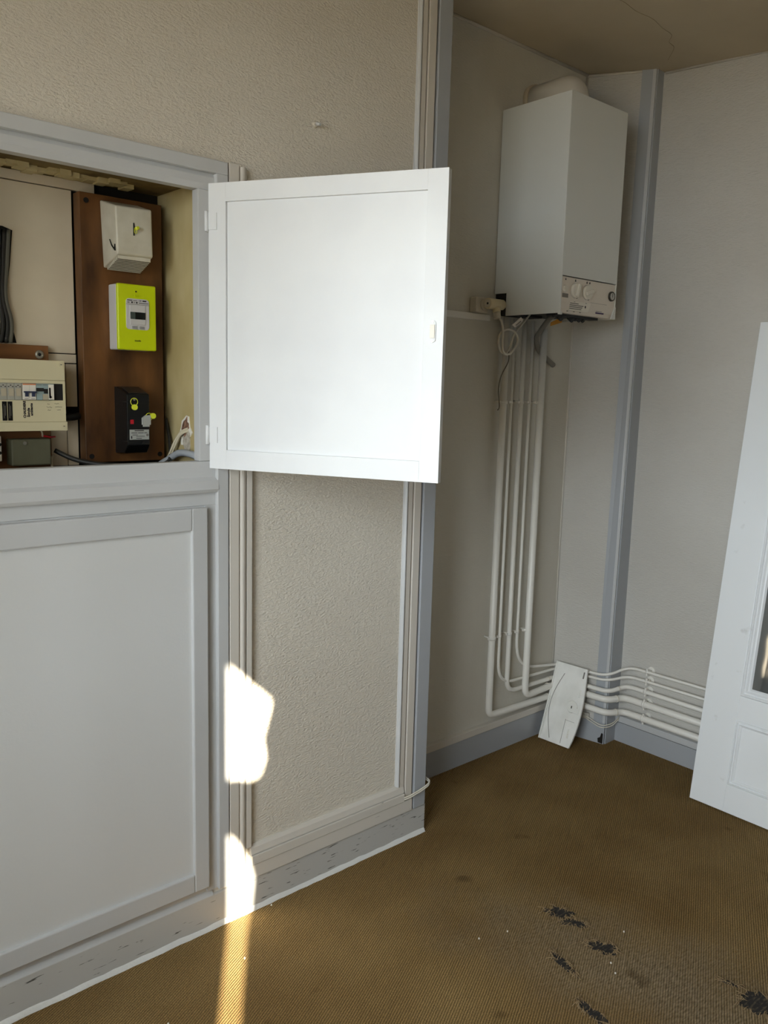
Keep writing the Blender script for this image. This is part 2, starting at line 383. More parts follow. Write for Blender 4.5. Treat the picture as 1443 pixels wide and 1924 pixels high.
obj('cap_strip', bx(3.049, 3.08, -4.5, 1.884, 0.089, 0.117), gloss, br, 0.002)
# projecting corner: grey board, pale ridge, grey return
tr = struct('trim_1', c1slab(0.80, 0.955, 0.0, 2.765, 0, 0.006), greyp)
struct('trim_2', c1slab(0.955, 1.0, 0.0, 2.77, 0, 0.008), gloss)
rb = B(); p = []
for z in (0, 2.765):
    e = c1(1, z); p += [Vector((e.x, 1.878, z)), Vector((3.07, 1.880, z)), Vector((3.07, 1.888, z)), Vector((e.x, 1.888, z))]
struct('trim_3', rb.hexa(p), greyp)
# cornice beads
struct('trim_4', B().tube([(1.868, 2.138, 2.760), (2.93, 2.138, 2.760)], 0.006, 8), cream)
struct('trim_5', B().tube([c1(0.02, 2.757, 0.004), c1(0.8, 2.744, 0.004)], 0.005, 8), cream)
struct('trim_6', B().tube([(3.064, 1.87, 2.738), (3.064, 0.0, ceil_z(0)-0.005)], 0.005, 8), cream)
struct('trim_7', B().tube([(2.930, 2.140, 0.12), (2.930, 2.140, 2.76)], 0.004, 8), cream)
# vertical strips on the front wall beside the cupboard and on the pier edge
struct('trim_8', bx(1.107, 1.135, 1.851, 1.88, 0.118, 2.034), cream, 0.0015)
def round_strip(x0, x1, yf, z0, z1, dip=0.006):
    poly = [(x0+(x1-x0)*k/8, yf+dip*(1-math.sin(math.pi*k/8))) for k in range(9)]+[(x1, 1.88), (x0, 1.88)]
    return B().prism(poly, 'z', z0, z1)
struct('trim_9', round_strip(1.1365, 1.160, 1.851, 0.12, 2.030), cream)
struct('trim_10', bx(1.1625, 1.180, 1.857, 1.88, 0.20, 1.66), cream, 0.002)
struct('trim_11', round_strip(1.739, 1.752, 1.858, 0.200, 2.735, 0.008), gloss)
struct('trim_12', bx(1.753, 1.772, 1.862, 1.88, 0.195, 2.735), cream, 0.0015)
struct('trim_13', bx(1.778, 1.807, 1.860, 1.88, 0.145, 2.735), cream, 0.0015)
struct('trim_14', bx(1.816, 1.8685, 1.857, 1.90, 0.101, 2.735), greyp, 0.002)
struct('trim_15', B().prism([(1.868, 0.202), (1.862, 0.192), (1.858, 0.174), (1.88, 0.174), (1.88, 0.202)], 'x', 1.180, 1.772), cream)
struct('trim_16', bx(1.180, 1.770, 1.853, 1.88, 0.145, 0.1715), scuff_w, 0.001)
struct('trim_17', bx(1.112, 1.808, 1.857, 1.88, 0.1015, 0.142), scuff_w, 0.001)
struct('trim_18', bx(1.180, 1.739, 1.860, 1.88, 1.64, 1.66), cream, 0.002)

# ------------------------------------------------------------------ wall cupboard
cup = thing('built_in_cupboard', (0.74, 1.87, 0.12), 'white painted built-in wall cupboard with open upper door beside sunlit strip', 'cupboard')
obj('casing_head', bx(0.38, 1.103, 1.850, 1.88, 2.002, 2.032), gloss_h, cup, 0.002)
obj('casing_stile', bx(1.071, 1.103, 1.850, 1.88, 0.118, 2.002), gloss, cup, 0.002)
obj('inner_head', B().prism([(1.868, 2.003), (1.862, 1.992), (1.862, 1.975), (1.868, 1.962), (1.895, 1.962), (1.895, 2.003)], 'x', 0.42, 1.071), gloss_h, cup)
obj('jamb', bx(1.027, 1.071, 1.863, 1.892, 1.3035, 1.9615), gloss, cup, 0.0015)
obj('sill_rail', bx(0.42, 1.071, 1.863, 1.892, 1.19, 1.303), gloss_h, cup, 0.0015)
obj('mid_rail', B().prism([(1.863, 1.262), (1.850, 1.254), (1.848, 1.232), (1.852, 1.224), (1.863, 1.222), (1.87, 1.222), (1.87, 1.262)], 'x', 0.40, 1.0725), gloss_h, cup)
obj('lower_head', bx(0.42, 1.045, 1.866, 1.892, 1.165, 1.1895), gloss_h, cup)
obj('lower_jamb', bx(1.041, 1.071, 1.862, 1.892, 0.118, 1.19), gloss, cup)
obj('threshold', bx(0.42, 1.071, 1.866, 1.892, 0.118, 0.150), gloss_h, cup)
# lower door: frame of four boards with a sunk panel
dp = obj('lower_door', bx(0.45, 1.002, 1.856, 1.872, 0.180, 1.14), lowp, cup)
for nm, a in (('stile', (0.996, 1.040, 0.140, 1.186)), ('stile', (0.42, 0.478, 0.140, 1.186))):
    obj(nm, bx(a[0], a[1], 1.846, 1.868, a[2], a[3]), gloss, dp, 0.003)
obj('rail', bx(0.478, 0.996, 1.846, 1.868, 1.130, 1.186), gloss_h, dp, 0.003)
obj('rail', bx(0.478, 0.996, 1.846, 1.868, 0.140, 0.192), gloss_h, dp, 0.003)
# upper door, swung wide open
ang = math.atan2(1.332-1.863, 1.342-1.054)
DM = Matrix.Translation(Vector((1.054, 1.861, 1.285))-Vector((0.74, 1.87, 0.12))) @ Matrix.Rotation(ang, 4, 'Z')
ud = obj('upper_door', bx(0.045, 0.560, 0.008, 0.018, 0.042, 0.650), cool, cup, matrix=DM)
for nm, a in (('stile', (0.0, 0.048, 0.0, 0.692)), ('stile', (0.5575, 0.605, 0.0, 0.692)), ('rail', (0.048, 0.5575, 0.648, 0.692)), ('rail', (0.048, 0.5575, 0.0, 0.0485))):
    obj(nm, bx(a[0], a[1], 0.0, 0.021, a[2], a[3]), cool, ud, 0.0005)
for z in (0.065, 0.583):
    h = bx(0.001, 0.024, -0.003, 0.0, z, z+0.040)
    h.tube([(-0.003, -0.004, z-0.004), (-0.003, -0.004, z+0.044)], 0.0048, 10)
    h.box(-0.020, -0.003, 0.012, 0.015, z, z+0.040)
    obj('hinge', h, cool, ud)
lt = B(); poly = []
for k in range(24):
    a = 2*math.pi*k/24; poly.append((0.580+0.0075*math.cos(a), 0.342+0.0075*math.sin(a)+(0.017 if math.sin(a) >= 0 else -0.017)))
la = obj('latch', lt.prism(poly, 'y', -0.003, 0.0), cool, ud)
obj('latch_insert', bx(0.5745, 0.5855, -0.005, -0.002, 0.327, 0.357), brkw, la, 0.0008)
for z in (0.320, 0.364): obj('screw', B().cyl((0.580, -0.0042, z), (0.580, -0.002, z), 0.0028, 10), steel, la)
# inside of the cupboard
obj('lining_side', bx(1.058, 1.066, 1.892, 2.14, 1.19, 1.99), plast_wall, cup)
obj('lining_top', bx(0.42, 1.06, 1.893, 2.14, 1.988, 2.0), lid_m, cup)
crk = B()
for i in range(14):
    x = 0.62+i*0.024; y = 2.06-0.012*math.sin(i*1.3); crk.box(x, x+0.026, y-0.010+0.004*math.sin(i*2.1), y+0.03, 1.978+0.003*math.sin(i*1.7), 1.989)
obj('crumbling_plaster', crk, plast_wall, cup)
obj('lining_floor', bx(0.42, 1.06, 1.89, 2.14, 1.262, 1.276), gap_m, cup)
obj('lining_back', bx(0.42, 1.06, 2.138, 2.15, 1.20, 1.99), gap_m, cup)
for a in ((0.42, 0.880, 1.963, 1.986), (0.42, 0.821, 1.564, 1.9605), (0.42, 0.822, 1.540, 1.5615), (0.42, 0.793, 1.28, 1.5375), (0.795, 0.822, 1.28, 1.412), (0.795, 0.822, 1.43, 1.5375)):
    obj('back_panel', bx(a[0], a[1], 2.124, 2.137, a[2], a[3]), backp, cup, 0.001)
# chipped hole in the side lining with bare brick
def blob(cy, cz, ry, rz, n, jit, seed, rot=0):
    rnd = random.Random(seed); out = []
    for k in range(n):
        a = 2*math.pi*k/n; r = 1+jit*(rnd.random()-0.5); y = ry*r*math.cos(a); z = rz*r*math.sin(a)
        out.append((cy+y*math.cos(rot)-z*math.sin(rot), cz+y*math.sin(rot)+z*math.cos(rot)))
    return out
obj('chipped_plaster', B().prism(blob(1.990, 1.372, 0.030, 0.040, 15, 0.5, 3, 0.35), 'x', 1.0555, 1.0580), plaster_w, cup)
obj('chipped_plaster', B().prism(blob(1.984, 1.345, 0.019, 0.030, 13, 0.4, 5, 0.1), 'x', 1.0548, 1.0580), hole_m, cup)
obj('exposed_brick', B().prism(blob(1.990, 1.382, 0.016, 0.026, 13, 0.5, 9, 0.45), 'x', 1.0540, 1.0580), brick_m, cup)
# dark chase broken into the back panel
obj('broken_chase', B().prism([(0.60, 1.853), (0.655, 1.853), (0.677, 1.846), (0.672, 1.80), (0.668, 1.763), (0.661, 1.72), (0.656, 1.688), (0.662, 1.655), (0.669, 1.632), (0.670, 1.615), (0.677, 1.583), (0.60, 1.583)], 'y', 2.1225, 2.125), gap_m, cup)

# ------------------------------------------------------------------ contents of the cupboard
ch = thing('cable_bundle', (0.655, 2.115, 1.585), 'dark bundle of old cables in a broken wall chase, left edge', 'cables')
for i, (dx, m_) in enumerate(((0.0, cab_k), (0.010, cab_g), (-0.012, cab_k), (-0.022, cab_g))):
    obj('cable', B().tube(smooth_path([(0.650+dx, 2.116, 1.582), (0.655+dx*0.9, 2.114, 1.63), (0.646+dx*0.6, 2.112, 1.69), (0.650+dx*0.8, 2.115, 1.76), (0.657+dx, 2.118, 1.845)]), 0.0055, 8), m_, ch)

mb = obj('meter_board', bx(0.823, 1.040, 2.080, 2.118, 1.289, 1.954), wood, None, 0.0015)
tag(mb, 'brown stained wooden board standing at the back of the cupboard', 'board')
for x, z in ((0.840, 1.935), (0.838, 1.305), (1.026, 1.305)):
    obj('screw', B().cyl((x, 2.0785, z), (x, 2.0805, z), 0.0065, 14), gap_m, mb)

gb = thing('fuse_cover', (0.925, 2.08, 1.78), 'grey moulded cover box with ribbed underside above the lime meter', 'electrical box')
hb = B()
def yz(y, z): return (y, z)
hb.hexa([(0.877, 2.0, 1.805), (0.971, 2.0, 1.805), (0.971, 2.08, 1.805), (0.877, 2.08, 1.805), (0.875, 1.992, 1.917), (0.970, 1.992, 1.918), (0.976, 2.08, 1.940), (0.875, 2.08, 1.940)])
hb = B(); F = [(0.876, 1.992, 1.917), (0.970, 1.992, 1.919), (0.972, 1.992, 1.806), (0.879, 1.992, 1.804)]; K = [(0.874, 2.08, 1.941), (0.976, 2.08, 1.943), (0.981, 2.08, 1.780), (0.880, 2.08, 1.778)]
hb.hexa([F[3], F[2], K[2], K[3], F[0], F[1], K[1], K[0]])
obj('body', hb, greybox, gb, 0.004, 3)
for k in range(9):
    t = 0.12+k*0.095; y = 1.992+0.088*t; z = 1.805-0.0265*t
    obj('rib', bx(0.884+0.003*t, 0.968+0.006*t, y-0.0024, y+0.0018, z-0.0075, z+0.004), greybox, gb)
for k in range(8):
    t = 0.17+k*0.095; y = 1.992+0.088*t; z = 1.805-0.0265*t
    obj('painted_gap_shade', bx(0.885+0.003*t, 0.967+0.006*t, y-0.0010, y+0.0010, z-0.0072, z+0.004), rib_shade, gb)  # thin dark strips paint in the shade between ribs
obj('slot', bx(0.9205, 0.9235, 1.9905, 1.994, 1.852, 1.882), dark, gb)
obj('crack', B().prism([(2.000, 1.812), (2.022, 1.830), (2.030, 1.842), (2.020, 1.826), (2.004, 1.818), (2.001, 1.828)], 'x', 0.8755, 0.880), dark, gb)
obj('seal', B().cyl((0.926, 1.992, 1.868), (0.928, 1.980, 1.870), 0.0040, 12), seal_m, gb)
obj('seal_wire', B().tube(smooth_path([(0.923, 1.991, 1.866), (0.922, 1.986, 1.858), (0.927, 1.986, 1.858), (0.927, 1.988, 1.866)]), 0.0008, 6), seal_m, gb)

mt = thing('electricity_meter', (0.942, 2.08, 1.576), 'lime green and grey electricity meter with small screen on wooden board', 'electricity meter')
obj('body', bx(0.891, 0.992, 2.032, 2.08, 1.577, 1.739), meterw, mt, 0.004, 2)
cv = obj('cover', bx(0.890, 0.993, 2.022, 2.034, 1.5765, 1.7395), lime, mt, 0.004, 3)
def rrect(x0, x1, z0, z1, r, n=5):
    out = []
    for cx, cz, a0 in ((x1-r, z1-r, 0), (x0+r, z1-r, 90), (x0+r, z0+r, 180), (x1-r, z0+r, 270)):
        for k in range(n+1):
            a = math.radians(a0+90*k/n); out.append((cx+r*math.cos(a), cz+r*math.sin(a)))
    return out
wn = obj('window_bezel', B().prism(rrect(0.911, 0.972, 1.628, 1.704, 0.008), 'y', 2.0195, 2.024), meterw, mt)
obj('screen_frame', bx(0.9205, 0.9615, 2.018, 2.021, 1.640, 1.687), meterw, wn, 0.0008)
obj('screen', bx(0.921, 0.961, 2.0172, 2.0185, 1.6535, 1.671), lcd, wn)
obj('screen_segment', bx(0.921, 0.9335, 2.0168, 2.0175, 1.6535, 1.671), lcd2, wn)
for x in (0.926, 0.9455): obj('button', bx(x, x+0.0125, 2.017, 2.021, 1.6295, 1.6365), btn, wn, 0.0006)
obj('rule', bx(0.9115, 0.9715, 2.0188, 2.0196, 1.6893, 1.6903), inkg, wn)
for a in ((0.914, 0.927, 1.6985, 1.7005), (0.930, 0.9395, 1.6987, 1.6999), (0.914, 0.920, 1.6935, 1.6950), (0.9245, 0.9285, 1.6925, 1.6965), (0.9320, 0.9330, 1.6925, 1.6962), (0.9370, 0.9410, 1.6925, 1.6962), (0.945, 0.970, 1.6932, 1.6946), (0.9545, 0.9645, 1.698, 1.701)):
    obj('print', bx(a[0], a[1], 2.0186, 2.0196, a[2], a[3]), ink, wn)
text('print', 'CE', 0.0055, lambda u, v, w: (0.9450+u, 2.0192-w, 1.6978+v), ink, wn)
obj('indicator', bx(0.937, 0.9405, 2.0210, 2.0222, 1.7200, 1.7235), dark, mt)
text('logo', 'Linky', 0.010, lambda u, v, w: (0.942+u, 2.0218-w, 1.7085+v), lime, mt, 'CENTER', 0.0006)
text('logo', 'enedis', 0.0065, lambda u, v, w: (0.9415+u, 2.0218-w, 1.5985+v), ink, mt, 'CENTER')

cbk = thing('circuit_breaker', (0.93, 2.08, 1.314), 'black main circuit breaker with yellow seals at the foot of the board', 'circuit breaker')
zb = B()
zb.prism([(2.08, 1.484), (2.062, 1.484), (2.005, 1.466), (2.005, 1.336), (2.022, 1.316), (2.08, 1.312)], 'x', 0.901, 0.962)
obj('body', zb, black, cbk, 0.002)
obj('sloping_top', B().hexa([(0.908, 2.010, 1.4682), (0.957, 2.010, 1.4682), (0.957, 2.056, 1.4830), (0.908, 2.056, 1.4830), (0.908, 2.010, 1.4696), (0.957, 2.010, 1.4696), (0.957, 2.056, 1.4844), (0.908, 2.056, 1.4844)]), chrome, cbk)
for z in (1.446, 1.347): obj('joint', bx(0.9005, 0.9625, 2.0044, 2.03, z, z+0.001), chrome, cbk)
obj('reset_button', bx(0.9095, 0.9175, 2.001, 2.006, 1.391, 1.402), red, cbk, 0.0008)
lv = obj('lever', B().prism([(0.940, 1.389), (0.961, 1.389), (0.961, 1.413), (0.949, 1.413), (0.940, 1.406)], 'y', 1.996, 2.006), leverg, cbk)
obj('lever_foot', bx(0.943, 0.958, 1.997, 2.006, 1.384, 1.389), leverg, lv)
lb = obj('rating_plate', bx(0.907, 0.959, 2.0035, 2.0052, 1.351, 1.3765), leverg, cbk)
for a in ((0.920, 0.945, 1.3728, 1.3748), (0.911, 0.927, 1.3675, 1.3690), (0.929, 0.944, 1.3675, 1.3690), (0.946, 0.954, 1.3675, 1.3690), (0.914, 0.928, 1.3625, 1.3637), (0.924, 0.947, 1.3588, 1.3600), (0.924, 0.939, 1.3535, 1.3550), (0.910, 0.913, 1.3535, 1.3605)):
    obj('print', bx(a[0], a[1], 2.0030, 2.0037, a[2], a[3]), ink, lb)
obj('print', B().cyl((0.9545, 2.0031, 1.3625), (0.9545, 2.0037, 1.3625), 0.0034, 14), inkg, lb)
for (x, z, rx, rz) in ((0.9185, 1.4335, 0.9185, 1.447), (0.9680, 1.4115, 0.958, 1.409)):
    s_ = obj('seal', B().cyl((x, 2.0025, z), (x, 1.995, z), 0.0072, 18), seal_m, cbk)
    ring = [(rx+0.0095*math.cos(a*math.pi/8), 2.000, rz+0.0095*math.sin(a*math.pi/8)) for a in range(17)]
    obj('seal_wire', B().tube(ring, 0.0009, 6), seal_m, s_)
obj('seal_screw', B().cyl((0.9205, 2.0055, 1.453), (0.9205, 2.002, 1.453), 0.003, 10), steel, cbk)
obj('screw', B().cyl((0.943, 2.0055, 1.3425), (0.943, 2.003, 1.3425), 0.0035, 12), chrome, cbk)

bt = obj('backing_board', bx(0.42, 0.745, 2.102, 2.1235, 1.279, 1.579), wood2, None, 0.001)
tag(bt, 'brown wooden backing board behind the beige fuse panel', 'board')
ring = [(0.7225+0.0072*math.cos(a*math.pi/10), 2.100, 1.557+0.0072*math.sin(a*math.pi/10)) for a in range(21)]
obj('washer', B().tube(ring, 0.0035, 8), steel, bt)
obj('bolt_hole', B().cyl((0.7225, 2.0995, 1.557), (0.7225, 2.103, 1.557), 0.006, 12), dark, bt)

un = thing('consumer_unit', (0.6, 2.10, 1.375), 'beige fuse panel with a row of breakers and handwritten labels', 'fuse panel')
obj('body', bx(0.42, 0.757, 2.034, 2.102, 1.376, 1.5425), unit_m, un, 0.002)
obj('upper_cover', bx(0.42, 0.757, 2.030, 2.036, 1.4955, 1.5425), unit_m, un, 0.0015)
# mid cover as strips round the module slot
obj('module_cover', bx(0.42, 0.757, 2.0315, 2.036, 1.4875, 1.4945), unit_m, un)
obj('module_cover', bx(0.42, 0.757, 2.0315, 2.036, 1.3975, 1.4480), unit_m, un)
obj('module_cover', bx(0.7515, 0.757, 2.0315, 2.036, 1.4480, 1.4875), unit_m, un)
obj('lower_cover', bx(0.42, 0.7595, 2.0285, 2.036, 1.375, 1.3965), unit_m, un, 0.0012)
obj('module_slot', bx(0.42, 0.7515, 2.0325, 2.0345, 1.448, 1.4875), dark, un)
for i in range(6):
    x = 0.5555+i*0.0165
    f = obj('fuse_carrier', bx(x, x+0.016, 2.0275, 2.033, 1.4485, 1.487), fuse_g, un, 0.0006)
    obj('fuse_window', bx(x+0.003, x+0.0145, 2.026, 2.028, 1.4570, 1.4745), fuse_b, f, 0.0006)
    for k in range(3): obj('print', bx(x+0.002+k*0.0045, x+0.005+k*0.0045, 2.0270, 2.0276, 1.478+0.003*(k % 2), 1.480+0.003*(k % 2)), ink, f)
for i in range(2):
    x = 0.6555+i*0.0152
    f = obj('breaker_module', bx(x, x+0.0148, 2.024, 2.033, 1.4490, 1.4865), brkw, un, 0.0005)
    obj('stripe', bx(x, x+0.0148, 2.0236, 2.0242, 1.4835, 1.4862), brko, f)
    obj('toggle', bx(x+0.0015, x+0.0150, 2.018, 2.025, 1.4655, 1.4690), brkb, f, 0.0006)
    obj('toggle', bx(x+0.0045, x+0.0115, 2.0205, 2.025, 1.4565, 1.4660), brkb, f)
    obj('print', bx(x+0.003, x+0.012, 2.0234, 2.0242, 1.4510, 1.4522), inkg, f)
dm = obj('residual_current_device', bx(0.6865, 0.728, 2.025, 2.033, 1.4490, 1.4868), brkt, un, 0.0006)
for nm, a, m_ in (('housing', (0.6865, 0.7035, 1.4690, 1.4770), chrome), ('housing', (0.6865, 0.7000, 1.449, 1.4620), brkt), ('housing', (0.7005, 0.7135, 1.449, 1.4625), fuse_b), ('switch', (0.7040, 0.7125, 1.4640, 1.4750), dark),
                  ('label', (0.7145, 0.7270, 1.4500, 1.4855), brkw), ('switch', (0.7155, 0.7195, 1.4530, 1.4780), brkb), ('switch', (0.7180, 0.7220, 1.4540, 1.4580), brkb), ('print', (0.6880, 0.6980, 1.4835, 1.4848), inkg), ('print', (0.7030, 0.7120, 1.4835, 1.4848), inkg)):
    obj(nm, bx(a[0], a[1], 2.0232, 2.0255, a[2], a[3]), m_, dm)
for x in (0.5930, 0.6100, 0.6222):
    l_ = obj('label_strip', bx(x, x+0.0105, 2.0308, 2.0318, 1.4000, 1.4445), black, un)
    for k in range(2): obj('print', bx(x+0.0032+k*0.0030, x+0.0040+k*0.0030, 2.0302, 2.0310, 1.4055+0.006*k, 1.4385-0.004*k), inkg, l_)
def up_text(x, z): return lambda u, v, w: (x-v, 2.0312-w, z+u)
text('handwriting', 'CHAUDIERE', 0.0074, up_text(0.6625, 1.4060), ink, un)
text('handwriting', 'Sonde', 0.0085, up_text(0.6715, 1.4085), ink, un)
text('handwriting', 'ambiante', 0.0080, up_text(0.6785, 1.4115), ink, un)
def scribble(x, z, w, seed):                 # faint pencilled words, too small to read in the photograph
    rnd = random.Random(seed); n = int(w/0.0011)
    p = [(x+w*k/n, 2.0311, z+rnd.uniform(-0.0016, 0.0018)*(1 if k % 2 else -0.6)) for k in range(n+1)]
    obj('handwriting', B().tube(p, 0.00032, 4), ink, un)
for k, (x, z, w) in enumerate(((0.7130, 1.4390, 0.006), (0.7112, 1.4318, 0.013), (0.7140, 1.4245, 0.007), (0.7300, 1.4398, 0.011), (0.7318, 1.4325, 0.016), (0.7365, 1.4245, 0.008))): scribble(x, z, w, k)
for x, z in ((0.7475, 1.533), (0.7505, 1.3862)):
    s_ = obj('screw', B().cyl((x, 2.0272, z), (x, 2.031, z), 0.0042, 16), unit_m, un)
    obj('screw_slot', bx(x-0.002, x+0.002, 2.0268, 2.0274, z-0.0007, z+0.0007), dark, s_)

jb = thing('junction_box', (0.682, 2.10, 1.290), 'olive green square junction box under the beige fuse panel', 'junction box')
obj('body', bx(0.636, 0.729, 2.060, 2.102, 1.290, 1.354), olive, jb, 0.004, 3)
obj('screw', B().cyl((0.6665, 2.056, 1.3445), (0.6665, 2.061, 1.3445), 0.0042, 14), steel, jb)
so = thing('cupboard_socket', (0.604, 2.09, 1.30), 'small ivory socket at the left edge beside olive junction box', 'socket')
obj('plate', bx(0.570, 0.6155, 2.066, 2.102, 1.302, 1.362), ivory, so, 0.002)
for z in (1.322, 1.342): obj('hole', B().cyl((0.6115, 2.0655, z), (0.6115, 2.068, z), 0.004, 10), dark, so)
rc = obj('red_cable', B().tube(smooth_path([(0.715, 2.085, 1.360), (0.735, 2.084, 1.3565), (0.752, 2.095, 1.3560)]), 0.0022, 8), red)
tag(rc, 'stub of red cable above the olive junction box', 'cable')
for nm, pts, r, m_, lab in (
    ('twin_cable', [(0.700, 2.09, 1.385), (0.712, 2.075, 1.372), (0.718, 2.085, 1.358)], 0.0022, cab_w, 'short cream cable dropping from the beige fuse panel'),
    ('cream_cable', [(0.745, 2.095, 1.310), (0.738, 2.085, 1.300), (0.735, 2.075, 1.282)], 0.0028, cab_w, 'cream cable at the right corner of the olive box'),
    ('black_cable', [(0.750, 2.095, 1.322), (0.79, 2.07, 1.300), (0.84, 2.03, 1.289), (0.93, 2.0, 1.285)], 0.006, cab_k, 'thick black cable looping from behind the olive box'),
    ('dark_cable', [(0.76, 2.112, 1.405), (0.80, 2.110, 1.404), (0.822, 2.114, 1.407)], 0.009, cab_k, 'dark cable crossing between fuse panel and wooden board'),
    ('grey_wire', [(0.96, 1.97, 1.284), (1.0, 1.99, 1.292), (1.03, 2.03, 1.302), (1.045, 2.06, 1.34), (1.048, 2.085, 1.40)], 0.004, cab_k, 'thin dark wire rising behind the foot of the wooden board')):
    tag(obj(nm, B().tube(smooth_path(pts), r, 8), m_), lab, 'cable')
pr = thing('white_cables', (1.045, 1.99, 1.285), 'pair of cream cables bending into the chipped hole', 'cable')
for d in (0, 0.006):
    obj('cable', B().tube(smooth_path([(1.030-d, 2.052+d*0.4, 1.280), (1.036-d, 2.040, 1.300), (1.042-d*0.5, 2.020, 1.335+d), (1.047, 2.000, 1.362+d), (1.056, 1.975, 1.374+d)]), 0.0032, 8), cab_w, pr)
cd = thing('corrugated_conduit', (1.035, 1.97, 1.28), 'grey corrugated conduit on the cupboard floor below chipped hole', 'conduit')
pts = smooth_path([(1.020, 2.062, 1.280), (1.030, 2.035, 1.295), (1.036, 2.005, 1.310), (1.038, 1.975, 1.316), (1.038, 1.93, 1.316), (1.040, 1.893, 1.311)], 12)
rr = [0.0088 if i < 26 else (0.0095 if i % 2 else 0.0080) for i in range(len(pts))]
obj('tube', B().tube(pts, rr, 14), cond, cd)

# ------------------------------------------------------------------ boiler
bo = thing('gas_boiler', (2.60, 1.99, 1.775), 'white wall-hung gas boiler with control panel in the corner', 'boiler')
X0, X1, YF, YK, Z0, Z1 = 2.429, 2.770, 1.833, 2.140, 1.777, 2.516
for x in (X0, X1-0.006):
    obj('side_panel', B().prism([(YF, Z0), (2.083, Z0), (2.083, 1.860), (YK, 1.860), (YK, Z1), (YF, Z1)], 'x', x, x+0.006), boil, bo, 0.0015)
obj('front_panel', bx(X0+0.0055, X1-0.0055, YF+0.0002, YF+0.012, 1.907, Z1), boil, bo)
obj('top_panel', bx(X0+0.004, X1-0.004, YF+0.004, YK, Z1-0.006, Z1-0.001), boil, bo)
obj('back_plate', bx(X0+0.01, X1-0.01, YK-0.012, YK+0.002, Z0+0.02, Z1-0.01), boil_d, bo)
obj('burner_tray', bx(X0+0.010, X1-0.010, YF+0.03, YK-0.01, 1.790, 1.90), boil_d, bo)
cp = obj('control_panel', B().prism([(1.836, 1.9035), (1.835, 1.815), (1.838, 1.795), (1.845, 1.780), (1.87, 1.778), (1.87, 1.9035)], 'x', 2.4355, 2.7635), plast, bo)
obj('edge_lip', B().prism([(2.4285, 1.772), (2.444, 1.772), (2.444, 1.781), (2.4285, 1.785)], 'y', 1.834, 1.842), boil, bo)
obj('edge_lip', B().prism([(2.743, 1.778), (2.7695, 1.778), (2.7695, 1.822), (2.764, 1.822)], 'y', 1.831, 1.836), boil, bo)
for i, (x, a) in enumerate(((2.514, 1.25), (2.584, 0.35))):
    k = obj('knob', B().tube([(x, 1.836, 1.860), (x, 1.824, 1.860)], [0.0265, 0.0245], 28), knobm, cp)
    gr = B(); d = Vector((math.cos(a), 0, math.sin(a))); n_ = Vector((-d.z, 0, d.x)); c_ = Vector((x, 0, 1.860)); p = []
    for y in (1.8245, 1.815): p += [c_+d*-0.023+n_*-0.007+Vector((0, y, 0)), c_+d*0.023+n_*-0.007+Vector((0, y, 0)), c_+d*0.023+n_*0.007+Vector((0, y, 0)), c_+d*-0.023+n_*0.007+Vector((0, y, 0))]
    obj('grip', gr.hexa(p), knobm, k, 0.003, 2)
    ring = [(x+0.0285*math.cos(math.radians(q)), 1.8352, 1.860+0.0285*math.sin(math.radians(q))) for q in range(-70, 80, 10)]
    obj('scale_arc', B().tube(ring, 0.0012, 6), inkg, cp)
    obj('print', bx(x-0.004, x+0.004, 1.8342, 1.8352, 1.8205, 1.8222), inkg, cp)
k = obj('reset_knob', B().tube([(2.453, 1.836, 1.862), (2.453, 1.828, 1.862)], [0.013, 0.011], 20), knobm, cp)
obj('display_label', bx(2.440, 2.474, 1.8342, 1.8352, 1.832, 1.846), inkg, cp)
for x, s_ in ((2.456, 0.0030), (2.514, 0.0035), (2.583, 0.0035), (2.600, 0.0032)): obj('symbol', B().prism([(x-s_, 1.892), (x+s_, 1.892), (x, 1.8995)], 'y', 1.8345, 1.8358), ink, cp)
g = obj('pressure_gauge', B().tube([(2.7395, 1.836, 1.860), (2.7395, 1.829, 1.860)], [0.0185, 0.0175], 26), chrome, cp)
obj('gauge_face', B().cyl((2.7395, 1.8295, 1.860), (2.7395, 1.8283, 1.860), 0.0130, 22), gface, g)
obj('gauge_needle', bx(2.738, 2.7405, 1.8277, 1.8285, 1.856, 1.871), ink, g)
for i, (a, b_) in enumerate(((2.489, 2.538), (2.487, 2.568), (2.486, 2.561), (2.486, 2.556))):
    z = 1.8155-i*0.0062; obj('print', bx(a, b_, 1.8338, 1.8350, z-0.0014, z+0.0014), inkg, cp)
obj('sticker', B().prism([(2.484, 1.790), (2.600, 1.790), (2.614, 1.823), (2.490, 1.823)], 'y', 1.8349, 1.8356), brkw, cp)
obj('print', bx(2.578, 2.583, 1.8338, 1.8350, 1.804, 1.812), ink, cp)
obj('print', bx(2.648, 2.698, 1.8348, 1.8364, 1.7905, 1.7955), inkp, cp)
obj('print', bx(2.650, 2.685, 1.8344, 1.8362, 1.7985, 1.8000), inkg, cp)
obj('label_outline', bx(2.612, 2.715, 1.8346, 1.8356, 1.8262, 1.8270), inkg, cp)
for x in (2.477, 2.516, 2.553): obj('print', bx(x, x+0.005, 1.8362, 1.840, 1.786, 1.7880), inkg, cp)
rnd = random.Random(4)
for i in range(9):
    x = 2.447+i*0.022; h = rnd.uniform(0.012, 0.026); r = rnd.uniform(0.007, 0.011)
    obj('valve', B().cyl((x, 1.87+rnd.uniform(0, 0.05), 1.792), (x, 1.87, 1.783-h*0.9), r, 8), boil_d, bo)
obj('valve_bar', bx(2.44, 2.70, 1.86, 1.90, 1.770, 1.790), boil_d, bo)
obj('cable_bracket', bx(2.432, 2.62, 2.06, 2.12, 1.780, 1.800), boil_d, bo)
